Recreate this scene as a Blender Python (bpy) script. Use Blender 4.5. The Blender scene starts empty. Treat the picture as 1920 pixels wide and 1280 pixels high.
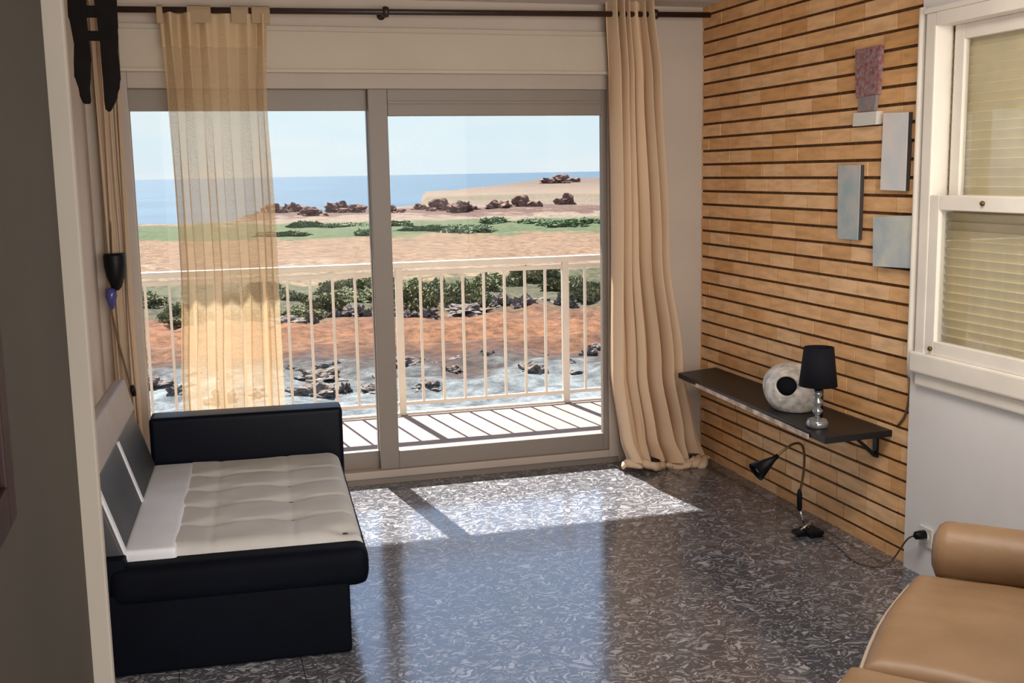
import bpy, bmesh, math, random
from mathutils import Vector, Matrix, noise as mnoise

# ------------------------------------------------------------------ camera, world, sun, exposure
SC = bpy.context.scene
COL = SC.collection
FPX, YAW, PITCH, ROLL, HCAM = 2087.18, .27935, .150624, -.018144, 1.62905
D, XR, YB = 5.738, 2.765, 3.78        # back wall, brick wall, end of the bricks
cy_, sy_, cp_, sp_ = math.cos(YAW), math.sin(YAW), math.cos(PITCH), math.sin(PITCH)
FW = Vector((sy_*cp_, cy_*cp_, -sp_)); RT0 = Vector((cy_, -sy_, 0)); UP0 = RT0.cross(FW)
RT = math.cos(ROLL)*RT0 + math.sin(ROLL)*UP0
UP = -math.sin(ROLL)*RT0 + math.cos(ROLL)*UP0
CAM = Vector((0, 0, HCAM))
cd = bpy.data.cameras.new('camera'); cam = bpy.data.objects.new('camera', cd); COL.objects.link(cam)
cd.sensor_width = 36; cd.lens = FPX/1920*36; cd.clip_end = 20000; cd.clip_start = .05
m3 = Matrix((RT, UP, -FW)).transposed(); cam.matrix_world = Matrix.Translation(CAM) @ m3.to_4x4()
SC.camera = cam
SC.view_settings.view_transform = 'Standard'; SC.view_settings.look = 'None'
SC.view_settings.exposure = 0.0; SC.view_settings.gamma = 1; SC.view_settings.use_curve_mapping = False

def at(px, py, ax, val):              # a measured point of the photograph on the plane axis = val
    d = (px-960)/FPX*RT - (py-640)/FPX*UP + FW
    return CAM + d*((val-CAM[ax])/d[ax])

def build_world():
    w = bpy.data.worlds.new('sky'); SC.world = w; w.use_nodes = True
    nt = w.node_tree; N = nt.nodes; L = nt.links; N.clear()
    out = N.new('ShaderNodeOutputWorld'); bg = N.new('ShaderNodeBackground')
    tc = N.new('ShaderNodeTexCoord'); sep = N.new('ShaderNodeSeparateXYZ')
    rp = N.new('ShaderNodeValToRGB'); L.new(tc.outputs['Generated'], sep.inputs[0]); L.new(sep.outputs['Z'], rp.inputs[0])
    e = rp.color_ramp.elements
    e[0].position = 0; e[0].color = (.82, .93, .99, 1)
    e[1].position = 1; e[1].color = (.55, .72, 1.05, 1)
    a = rp.color_ramp.elements.new(.10); a.color = (.76, .95, 1.02, 1)
    a = rp.color_ramp.elements.new(.35); a.color = (1.0, 1.42, 2.3, 1)
    a = rp.color_ramp.elements.new(.6); a.color = (.75, .95, 1.35, 1)
    mp = N.new('ShaderNodeMapping'); mp.inputs['Scale'].default_value = (3, 3, 22); mp.inputs['Location'].default_value = (1.3, .4, .2)
    nz = N.new('ShaderNodeTexNoise'); nz.inputs['Scale'].default_value = 1.6; nz.inputs['Detail'].default_value = 5
    L.new(tc.outputs['Generated'], mp.inputs[0]); L.new(mp.outputs[0], nz.inputs[0])
    cr = N.new('ShaderNodeValToRGB'); cr.color_ramp.elements[0].position = .42; cr.color_ramp.elements[1].position = .68
    L.new(nz.outputs[0], cr.inputs[0])
    mx = N.new('ShaderNodeMixRGB'); mx.inputs[2].default_value = (.92, .97, .98, 1)
    ml = N.new('ShaderNodeMath'); ml.operation = 'MULTIPLY'; ml.inputs[1].default_value = .75
    L.new(cr.outputs[0], ml.inputs[0]); L.new(ml.outputs[0], mx.inputs[0]); L.new(rp.outputs[0], mx.inputs[1])
    # below the horizon: hazy land and sea
    lt = N.new('ShaderNodeMath'); lt.operation = 'LESS_THAN'; lt.inputs[1].default_value = -.002
    L.new(sep.outputs['Z'], lt.inputs[0])
    m2 = N.new('ShaderNodeMixRGB'); m2.inputs[2].default_value = (.42, .40, .37, 1)
    L.new(lt.outputs[0], m2.inputs[0]); L.new(mx.outputs[0], m2.inputs[1])
    L.new(m2.outputs[0], bg.inputs[0]); bg.inputs[1].default_value = 1.0
    L.new(bg.outputs[0], out.inputs[0])
build_world()

sun = bpy.data.lights.new('sun', 'SUN'); so = bpy.data.objects.new('sun', sun); COL.objects.link(so)
sun.energy = 20; sun.angle = math.radians(.6); sun.color = (1, .95, .88)
EL = math.radians(50)
sd = Vector((.14*math.cos(EL), -math.cos(EL), -math.sin(EL)))
so.rotation_euler = sd.to_track_quat('-Z', 'Y').to_euler(); so.location = (0, 20, 20)
so['kind'] = 'structure'
# added fill light behind the camera, standing in for an unseen window
al = bpy.data.lights.new('rear_fill_light', 'AREA'); al.shape = 'RECTANGLE'; al.size = 4.4; al.size_y = 2.3
al.energy = 265; al.color = (1, .93, .84)
ao = bpy.data.objects.new('rear_fill_light', al); COL.objects.link(ao); ao.location = (1.3, -1.9, 1.35); ao.rotation_euler = (math.radians(90), 0, math.radians(-14))
cl = bpy.data.lights.new('overhead_fill_light', 'AREA'); cl.shape = 'DISK'; cl.size = 1.0; cl.energy = 36; cl.color = (1, .93, .84)  # added soft fill from above, no lamp fixture hangs here
co = bpy.data.objects.new('overhead_fill_light', cl); COL.objects.link(co); co.location = (1.7, 2.5, 2.44)

# ------------------------------------------------------------------ helpers
class MB:
    """collects shapes, builds ONE mesh object"""
    def __init__(s): s.bm = bmesh.new()
    def box(s, a, b, mi=0, rot=None, bev=0, seg=2):
        a = Vector(a); b = Vector(b); c = (a+b)/2; d = b-a
        r = bmesh.ops.create_cube(s.bm, size=1)
        vs = r['verts']
        M = Matrix.Translation(c) @ (rot.to_4x4() if rot else Matrix.Identity(4)) @ Matrix.Diagonal((abs(d.x), abs(d.y), abs(d.z), 1))
        bmesh.ops.transform(s.bm, matrix=M, verts=vs)
        fs = set(f for v in vs for f in v.link_faces)
        for f in fs: f.material_index = mi
        if bev:
            es = list(set(e for v in vs for e in v.link_edges))
            r = bmesh.ops.bevel(s.bm, geom=es, offset=bev, segments=seg, affect='EDGES', profile=.6, clamp_overlap=True)
            for f in r['faces']: f.material_index = mi
        return s
    def hexa(s, p, bev=0, seg=2, mi=0):
        """eight corners: bottom 4 then top 4, same order"""
        v = [s.bm.verts.new(Vector(q)) for q in p]
        fs = [s.bm.faces.new([v[i] for i in f]) for f in ((3,2,1,0),(4,5,6,7),(0,1,5,4),(1,2,6,5),(2,3,7,6),(3,0,4,7))]
        for f in fs: f.material_index = mi
        if bev:
            es = list(set(e for x in v for e in x.link_edges))
            bmesh.ops.bevel(s.bm, geom=es, offset=bev, segments=seg, affect='EDGES', profile=.6, clamp_overlap=True)
        return s
    def tube(s, pts, r, n=10, mi=0, cap=True):
        pts = [Vector(p) for p in pts]; rs = r if isinstance(r, (list, tuple)) else [r]*len(pts)
        prev = None; rings = []
        for i, p in enumerate(pts):
            t = (pts[min(i+1, len(pts)-1)] - pts[max(i-1, 0)]).normalized()
            if prev is None:
                u = t.orthogonal().normalized()
            else:
                u = (prev - t*prev.dot(t)); u = u.normalized() if u.length > 1e-6 else t.orthogonal().normalized()
            prev = u; w = t.cross(u)
            rings.append([s.bm.verts.new(p + rs[i]*(math.cos(2*math.pi*k/n)*u + math.sin(2*math.pi*k/n)*w)) for k in range(n)])
        for a, b in zip(rings, rings[1:]):
            for k in range(n):
                f = s.bm.faces.new((a[k], a[(k+1) % n], b[(k+1) % n], b[k])); f.smooth = True; f.material_index = mi
        if cap:
            for rr, fl in ((rings[0], True), (rings[-1], False)):
                f = s.bm.faces.new(rr[::-1] if fl else rr); f.material_index = mi
        return s
    def lathe(s, prof, n=32, loc=(0, 0, 0), rot=None, mi=0):
        loc = Vector(loc); rings = []
        for (r, z) in prof:
            rg = []
            for k in range(n):
                p = Vector((r*math.cos(2*math.pi*k/n), r*math.sin(2*math.pi*k/n), z))
                if rot: p = rot @ p
                rg.append(s.bm.verts.new(loc+p))
            rings.append(rg)
        for a, b in zip(rings, rings[1:]):
            for k in range(n):
                f = s.bm.faces.new((a[k], a[(k+1) % n], b[(k+1) % n], b[k])); f.smooth = True; f.material_index = mi
        for i, fl in ((0, True), (-1, False)):
            if prof[i][0] > 1e-4 and prof[0] != prof[-1]:
                f = s.bm.faces.new(rings[i][::-1] if fl else rings[i]); f.material_index = mi
        return s
    def prism(s, poly, fn, depth, bev=0):
        """poly: 2D points; fn(u,v,w)->3D; extruded w 0..depth"""
        a = [s.bm.verts.new(fn(u, v, 0)) for u, v in poly]; b = [s.bm.verts.new(fn(u, v, depth)) for u, v in poly]
        n = len(poly); f0 = s.bm.faces.new(a[::-1]); f1 = s.bm.faces.new(b)
        for i in range(n): s.bm.faces.new((a[i], a[(i+1) % n], b[(i+1) % n], b[i]))
        if bev:
            es = list(f0.edges)+list(f1.edges)
            bmesh.ops.bevel(s.bm, geom=es, offset=bev, segments=3, affect='EDGES', profile=.5, clamp_overlap=True)
        return s
    def build(s, name, mat, parent=None, smooth=False, base=None):
        bmesh.ops.remove_doubles(s.bm, verts=s.bm.verts, dist=1e-6)
        bmesh.ops.recalc_face_normals(s.bm, faces=s.bm.faces)
        me = bpy.data.meshes.new(name)
        if smooth:
            for f in s.bm.faces: f.smooth = True
        s.bm.to_mesh(me); s.bm.free()
        for m in (mat if isinstance(mat, (list, tuple)) else [mat]): me.materials.append(m)
        o = bpy.data.objects.new(name, me); COL.objects.link(o)
        if parent:
            o.parent = parent
            if parent.type == 'EMPTY' or parent.matrix_world != Matrix.Identity(4):
                o.matrix_parent_inverse = wm(parent).inverted()
        return o
def wm(o):
    return Matrix.Translation(o.location)
def tag(o, label=None, cat=None, group=None, kind=None):
    if label: o['label'] = label
    if cat: o['category'] = cat
    if group: o['group'] = group
    if kind: o['kind'] = kind
    return o
def thing(name, label, cat, loc, group=None, kind=None):
    o = bpy.data.objects.new(name, None); COL.objects.link(o); o.location = loc; o.empty_display_size = .1
    return tag(o, label, cat, group, kind)
def fit(o, b):                         # sharp edges kept on smooth shapes
    o.data.set_sharp_from_angle(angle=math.radians(b)); return o
def struct(o): o['kind'] = 'structure'; return o

def mat(name, col, rough=.6, spec=.5, metal=0, var=0, vs=8, bump=0, bs=60, coat=0, trans=None, col2=None, dist=.002):
    m = bpy.data.materials.new(name); m.use_nodes = True; nt = m.node_tree; N = nt.nodes; L = nt.links
    p = N['Principled BSDF']; p.inputs['Base Color'].default_value = (*col, 1); p.inputs['Roughness'].default_value = rough
    p.inputs['Specular IOR Level'].default_value = spec; p.inputs['Metallic'].default_value = metal; p.inputs['Coat Weight'].default_value = coat
    tc = N.new('ShaderNodeTexCoord')
    if var or col2:
        nz = N.new('ShaderNodeTexNoise'); nz.inputs['Scale'].default_value = vs; nz.inputs['Detail'].default_value = 4
        L.new(tc.outputs['Object'], nz.inputs[0])
        mx = N.new('ShaderNodeMixRGB'); c2 = col2 or tuple(c*(1-var) for c in col)
        mx.inputs[1].default_value = (*col, 1); mx.inputs[2].default_value = (*c2, 1)
        cr = N.new('ShaderNodeValToRGB'); cr.color_ramp.elements[0].position = .35; cr.color_ramp.elements[1].position = .65
        L.new(nz.outputs[0], cr.inputs[0]); L.new(cr.outputs[0], mx.inputs[0]); L.new(mx.outputs[0], p.inputs['Base Color'])
    if bump:
        n2 = N.new('ShaderNodeTexNoise'); n2.inputs['Scale'].default_value = bs; n2.inputs['Detail'].default_value = 3
        L.new(tc.outputs['Object'], n2.inputs[0])
        b = N.new('ShaderNodeBump'); b.inputs['Strength'].default_value = bump; b.inputs['Distance'].default_value = dist
        L.new(n2.outputs[0], b.inputs['Height']); L.new(b.outputs[0], p.inputs['Normal'])
    return m

M = {}
M['paint'] = mat('wall_paint', (.52, .44, .38), .8, .3, var=.06, vs=3, bump=.15, bs=90)
M['paint_side'] = mat('wall_paint_side', (.80, .78, .78), .75, .3, var=.05, vs=3, bump=.15, bs=90)
M['ceiling'] = mat('ceiling_paint', (.62, .56, .50), .85, .3, var=.04, vs=2)
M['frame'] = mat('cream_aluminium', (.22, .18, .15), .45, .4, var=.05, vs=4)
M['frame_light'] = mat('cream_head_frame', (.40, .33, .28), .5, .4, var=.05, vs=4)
M['box'] = mat('shutter_box_paint', (.50, .43, .35), .6, .3, var=.05, vs=3)
M['winframe'] = mat('white_window_paint', (.84, .78, .70), .45, .4, var=.07, vs=6)
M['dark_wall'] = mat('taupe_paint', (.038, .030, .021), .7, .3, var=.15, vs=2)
M['jamb'] = mat('jamb_paint', (.30, .26, .22), .6, .3, var=.06, vs=3)
M['rod'] = mat('dark_wood_rod', (.03, .012, .008), .4, .5, var=.3, vs=20)
M['mortar'] = mat('dark_mortar', (.15, .075, .036), .95, .1, var=.4, vs=30, bump=.5, bs=120)
M['navy'] = mat('navy_faux_leather', (.0015, .0025, .006), .65, .08, var=.3, vs=6, bump=.2, bs=120)
M['navy_gloss'] = mat('navy_shiny_leather', (.0015, .0025, .007), .42, .10, bump=.15, bs=120)
M['grey_leather'] = mat('light_grey_leather', (.62, .62, .65), .5, .4, var=.08, vs=8, bump=.15, bs=100)
M['back_leather'] = mat('charcoal_leather', (.045, .045, .05), .5, .4, var=.2, vs=6, bump=.2, bs=100)
M['seat_fabric'] = mat('grey_sofa_fabric', (.47, .45, .43), .75, .25, var=.10, vs=5, bump=.25, bs=200)
M['taupe'] = mat('taupe_leather', (.34, .29, .27), .55, .35, var=.08, vs=8)
M['button'] = mat('dark_button', (.03, .028, .028), .6)
M['tan'] = mat('tan_leather', (.26, .158, .088), .45, .35, col2=(.22, .13, .068), vs=5, bump=.25, bs=45, dist=.004)
M['tanpipe'] = mat('pale_piping', (.45, .36, .28), .5, .4)
M['black'] = mat('black_plastic', (.003, .003, .004), .45, .2)
M['blackshade'] = mat('black_fabric_shade', (.006, .006, .010), .85, .2, bump=.3, bs=300)
M['shelf'] = mat('black_shelf', (.010, .009, .011), .42, .35, var=.3, vs=8)
M['edge'] = mat('mottled_pale_edge', (.80, .66, .56), .5, .4, col2=(.30, .2, .15), vs=14)  # pale strip colour for the shelf front, mottled with brown
M['chrome'] = mat('chrome', (.7, .7, .7), .15, .5, 1)
M['bronze'] = mat('bronze_gooseneck', (.13, .075, .03), .35, .5, .7)
M['white'] = mat('white_enamel', (.72, .70, .66), .4, .5, var=.05, vs=5)
M['railing'] = mat('cream_railing_paint', (.80, .70, .56), .4, .4, var=.1, vs=5)
M['deck'] = mat('terracotta_tile', (.24, .175, .15), .7, .3, var=.15, vs=6)
M['ornament'] = mat('dark_carved_wood', (.006, .0035, .003), .7, .12, var=.5, vs=15, bump=.4, bs=40)
M['picture'] = mat('oxblood_wood', (.022, .008, .007), .6, .2, var=.3, vs=9)
M['cord'] = mat('brown_cord', (.12, .07, .04), .6)
M['clear_blue'] = mat('blue_glass', (.05, .05, .20), .15, .6)
M['bush'] = mat('grey_green_scrub', (.13, .15, .075), .9, .1, col2=(.21, .185, .10), vs=1.6, bump=1, bs=6, dist=.2)
M['bush_bright'] = mat('bright_green_scrub', (.10, .15, .07), .9, .1, col2=(.15, .18, .10), vs=.6, bump=1, bs=3, dist=.3)
M['rock'] = mat('grey_brown_rock', (.115, .085, .07), .95, .1, col2=(.20, .17, .15), vs=2.2, bump=1, bs=4, dist=.2)
M['rockdark'] = mat('dark_red_rock', (.11, .055, .045), .95, .1, col2=(.20, .12, .09), vs=.35, bump=1, bs=1, dist=.5)

def node(nt, typ, **kw):
    n = nt.nodes.new(typ)
    for k, v in kw.items(): setattr(n, k, v)
    return n

def brick_mat():
    m = bpy.data.materials.new('tan_brick'); m.use_nodes = True; nt = m.node_tree; N = nt.nodes; L = nt.links
    p = N['Principled BSDF']; p.inputs['Roughness'].default_value = .55; p.inputs['Specular IOR Level'].default_value = .4
    at_ = N.new('ShaderNodeAttribute'); at_.attribute_name = 'tone'
    rp = N.new('ShaderNodeValToRGB'); L.new(at_.outputs['Fac'], rp.inputs[0]); e = rp.color_ramp.elements
    e[0].position = 0; e[0].color = (.74, .40, .16, 1); e[1].position = 1; e[1].color = (.93, .60, .33, 1)
    a = e.new(.5); a.color = (.86, .50, .23, 1)
    tc = N.new('ShaderNodeTexCoord'); nz = N.new('ShaderNodeTexNoise'); nz.inputs['Scale'].default_value = 14; nz.inputs['Detail'].default_value = 6
    mp = N.new('ShaderNodeMapping'); mp.inputs['Scale'].default_value = (1, .6, 2.5); L.new(tc.outputs['Object'], mp.inputs[0]); L.new(mp.outputs[0], nz.inputs[0])
    mx = N.new('ShaderNodeMixRGB'); mx.blend_type = 'MULTIPLY'; mx.inputs[0].default_value = .5
    L.new(rp.outputs[0], mx.inputs[1]); cr = N.new('ShaderNodeValToRGB'); cr.color_ramp.elements[0].position = .3; cr.color_ramp.elements[1].position = .6
    cr.color_ramp.elements[0].color = (.55, .5, .42, 1); L.new(nz.outputs[0], cr.inputs[0]); L.new(cr.outputs[0], mx.inputs[2])
    L.new(mx.outputs[0], p.inputs['Base Color'])
    b = N.new('ShaderNodeBump'); b.inputs['Strength'].default_value = .4; b.inputs['Distance'].default_value = .003; L.new(nz.outputs[0], b.inputs['Height']); L.new(b.outputs[0], p.inputs['Normal'])
    return m
M['brick'] = brick_mat()

def terrazzo():
    m = bpy.data.materials.new('dark_terrazzo'); m.use_nodes = True; nt = m.node_tree; N = nt.nodes; L = nt.links
    p = N['Principled BSDF']; p.inputs['Roughness'].default_value = .13; p.inputs['IOR'].default_value = 1.85
    p.inputs['Specular IOR Level'].default_value = .5
    tc = N.new('ShaderNodeTexCoord')
    dz = N.new('ShaderNodeTexNoise'); dz.inputs['Scale'].default_value = 13; dz.inputs['Detail'].default_value = 1
    L.new(tc.outputs['Object'], dz.inputs[0])
    sb = node(nt, 'ShaderNodeVectorMath', operation='SUBTRACT'); sb.inputs[1].default_value = (.5, .5, .5); L.new(dz.outputs['Color'], sb.inputs[0])
    sc = node(nt, 'ShaderNodeVectorMath', operation='SCALE'); sc.inputs['Scale'].default_value = .13; L.new(sb.outputs[0], sc.inputs[0])
    ad = node(nt, 'ShaderNodeVectorMath', operation='ADD'); L.new(tc.outputs['Object'], ad.inputs[0]); L.new(sc.outputs[0], ad.inputs[1])
    def flakes(scale, stretch, rot, thr):
        mp = N.new('ShaderNodeMapping'); mp.inputs['Scale'].default_value = (scale, scale*stretch, 0); mp.inputs['Rotation'].default_value = (0, 0, rot)
        L.new(ad.outputs[0], mp.inputs[0])
        v = node(nt, 'ShaderNodeTexVoronoi', voronoi_dimensions='2D'); v.inputs['Scale'].default_value = 1; L.new(mp.outputs[0], v.inputs['Vector'])
        cs = N.new('ShaderNodeSeparateColor'); L.new(v.outputs['Color'], cs.inputs[0])
        g = node(nt, 'ShaderNodeMath', operation='MULTIPLY'); g.inputs[1].default_value = thr; L.new(cs.outputs[0], g.inputs[0])
        l = node(nt, 'ShaderNodeMath', operation='LESS_THAN'); L.new(v.outputs['Distance'], l.inputs[0]); L.new(g.outputs[0], l.inputs[1])
        k = node(nt, 'ShaderNodeMath', operation='MULTIPLY'); L.new(l.outputs[0], k.inputs[0]); L.new(cs.outputs[1], k.inputs[1])
        return k.outputs[0]
    f = [flakes(22, 2.4, .3, .44), flakes(24, 2.6, 1.9, .40), flakes(36, 1.5, 1.1, .36), flakes(70, 1.2, .6, .40)]
    cur = f[0]
    for g in f[1:]:
        mm = node(nt, 'ShaderNodeMath', operation='MAXIMUM'); L.new(cur, mm.inputs[0]); L.new(g, mm.inputs[1]); cur = mm.outputs[0]
    rp = N.new('ShaderNodeValToRGB'); e = rp.color_ramp.elements; L.new(cur, rp.inputs[0])
    e[0].position = 0; e[0].color = (.070, .070, .084, 1); e[1].position = 1; e[1].color = (.38, .38, .41, 1)
    a = e.new(.3); a.color = (.092, .09, .096, 1); a = e.new(.65); a.color = (.22, .215, .225, 1)
    n3 = N.new('ShaderNodeTexNoise'); n3.inputs['Scale'].default_value = 2; L.new(tc.outputs['Object'], n3.inputs[0])
    # tile joints 0.4 m
    sp = N.new('ShaderNodeSeparateXYZ'); L.new(tc.outputs['Object'], sp.inputs[0])
    js = []
    for i, off in ((0, .12), (1, .05)):
        a1 = node(nt, 'ShaderNodeMath', operation='ADD'); a1.inputs[1].default_value = 20+off; L.new(sp.outputs[i], a1.inputs[0])
        md = node(nt, 'ShaderNodeMath', operation='MODULO'); md.inputs[1].default_value = .4; L.new(a1.outputs[0], md.inputs[0])
        l = node(nt, 'ShaderNodeMath', operation='LESS_THAN'); l.inputs[1].default_value = .003; L.new(md.outputs[0], l.inputs[0]); js.append(l.outputs[0])
    mj = node(nt, 'ShaderNodeMath', operation='MAXIMUM'); L.new(js[0], mj.inputs[0]); L.new(js[1], mj.inputs[1])
    mx = N.new('ShaderNodeMixRGB'); mx.inputs[2].default_value = (.02, .018, .018, 1); L.new(mj.outputs[0], mx.inputs[0]); L.new(rp.outputs[0], mx.inputs[1])
    L.new(mx.outputs[0], p.inputs['Base Color'])
    rr = N.new('ShaderNodeMapRange'); rr.inputs[3].default_value = .10; rr.inputs[4].default_value = .20; L.new(n3.outputs[0], rr.inputs[0]); L.new(rr.outputs[0], p.inputs['Roughness'])
    return m
M['floor'] = terrazzo()

def glass(lo):
    m = bpy.data.materials.new('window_glass'); m.use_nodes = True; nt = m.node_tree; N = nt.nodes; L = nt.links; N.clear()
    o = N.new('ShaderNodeOutputMaterial'); t = N.new('ShaderNodeBsdfTransparent'); t.inputs[0].default_value = (.95, .96, .96, 1)
    g = N.new('ShaderNodeBsdfGlossy'); g.inputs['Roughness'].default_value = .02
    lw = N.new('ShaderNodeLayerWeight'); lw.inputs[0].default_value = .5; pw = node(nt, 'ShaderNodeMath', operation='POWER'); pw.inputs[1].default_value = 4.0; L.new(lw.outputs['Facing'], pw.inputs[0])
    fr = N.new('ShaderNodeMapRange'); fr.inputs[3].default_value = lo; fr.inputs[4].default_value = .9; L.new(pw.outputs[0], fr.inputs[0])
    mx = N.new('ShaderNodeMixShader'); L.new(fr.outputs[0], mx.inputs[0]); L.new(t.outputs[0], mx.inputs[1]); L.new(g.outputs[0], mx.inputs[2]); L.new(mx.outputs[0], o.inputs[0])
    return m
M['glass'] = glass(.003); M['glass_side'] = glass(.05)

def cloth(name, col, transp, transl, dots=False):
    m = bpy.data.materials.new(name); m.use_nodes = True; nt = m.node_tree; N = nt.nodes; L = nt.links; N.clear()
    o = N.new('ShaderNodeOutputMaterial'); d = N.new('ShaderNodeBsdfDiffuse'); d.inputs[0].default_value = (*col, 1)
    tl = N.new('ShaderNodeBsdfTranslucent'); tl.inputs[0].default_value = (*col, 1)
    mx = N.new('ShaderNodeMixShader'); mx.inputs[0].default_value = transl
    L.new(d.outputs[0], mx.inputs[1]); L.new(tl.outputs[0], mx.inputs[2])
    last = mx.outputs[0]
    if transp:
        tr = N.new('ShaderNodeBsdfTransparent'); tr.inputs[0].default_value = (1, .95, .86, 1)
        m2 = N.new('ShaderNodeMixShader'); m2.inputs[0].default_value = transp
        L.new(last, m2.inputs[1]); L.new(tr.outputs[0], m2.inputs[2]); last = m2.outputs[0]
        if dots:   # little woven holes and thicker weave in columns, and the doubled heading
            uv = N.new('ShaderNodeTexCoord'); sp = N.new('ShaderNodeSeparateXYZ'); L.new(uv.outputs['UV'], sp.inputs[0])
            mp = N.new('ShaderNodeMapping'); mp.inputs['Scale'].default_value = (70, 220, 1); L.new(uv.outputs['UV'], mp.inputs[0])
            vo = node(nt, 'ShaderNodeTexVoronoi', voronoi_dimensions='2D'); vo.inputs['Scale'].default_value = 1; L.new(mp.outputs[0], vo.inputs['Vector'])
            lt = node(nt, 'ShaderNodeMath', operation='LESS_THAN'); lt.inputs[1].default_value = .33; L.new(vo.outputs['Distance'], lt.inputs[0])
            wv = node(nt, 'ShaderNodeMath', operation='SINE'); ms = node(nt, 'ShaderNodeMath', operation='MULTIPLY'); ms.inputs[1].default_value = 34
            L.new(sp.outputs[0], ms.inputs[0]); L.new(ms.outputs[0], wv.inputs[0])
            gt = node(nt, 'ShaderNodeMath', operation='GREATER_THAN'); gt.inputs[1].default_value = .2; L.new(wv.outputs[0], gt.inputs[0])
            mu = node(nt, 'ShaderNodeMath', operation='MULTIPLY'); L.new(lt.outputs[0], mu.inputs[0]); L.new(gt.outputs[0], mu.inputs[1])
            s1 = node(nt, 'ShaderNodeMath', operation='MULTIPLY'); s1.inputs[1].default_value = -.08; L.new(mu.outputs[0], s1.inputs[0])
            hd = node(nt, 'ShaderNodeMath', operation='GREATER_THAN'); hd.inputs[1].default_value = .935; L.new(sp.outputs[1], hd.inputs[0])
            s2 = node(nt, 'ShaderNodeMath', operation='MULTIPLY'); s2.inputs[1].default_value = -.25; L.new(hd.outputs[0], s2.inputs[0])
            a = node(nt, 'ShaderNodeMath', operation='ADD'); L.new(s1.outputs[0], a.inputs[0]); L.new(s2.outputs[0], a.inputs[1])
            b = node(nt, 'ShaderNodeMath', operation='ADD'); b.inputs[1].default_value = transp; b.use_clamp = True; L.new(a.outputs[0], b.inputs[0]); L.new(b.outputs[0], m2.inputs[0])
    L.new(last, o.inputs[0]); return m
M['sheer'] = cloth('cream_sheer', (.76, .58, .37), .40, .30, True)
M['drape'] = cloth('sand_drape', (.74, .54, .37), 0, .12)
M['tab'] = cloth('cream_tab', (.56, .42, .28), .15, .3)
M['drape_dark'] = cloth('brown_drape', (.52, .38, .27), 0, .15)

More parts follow.
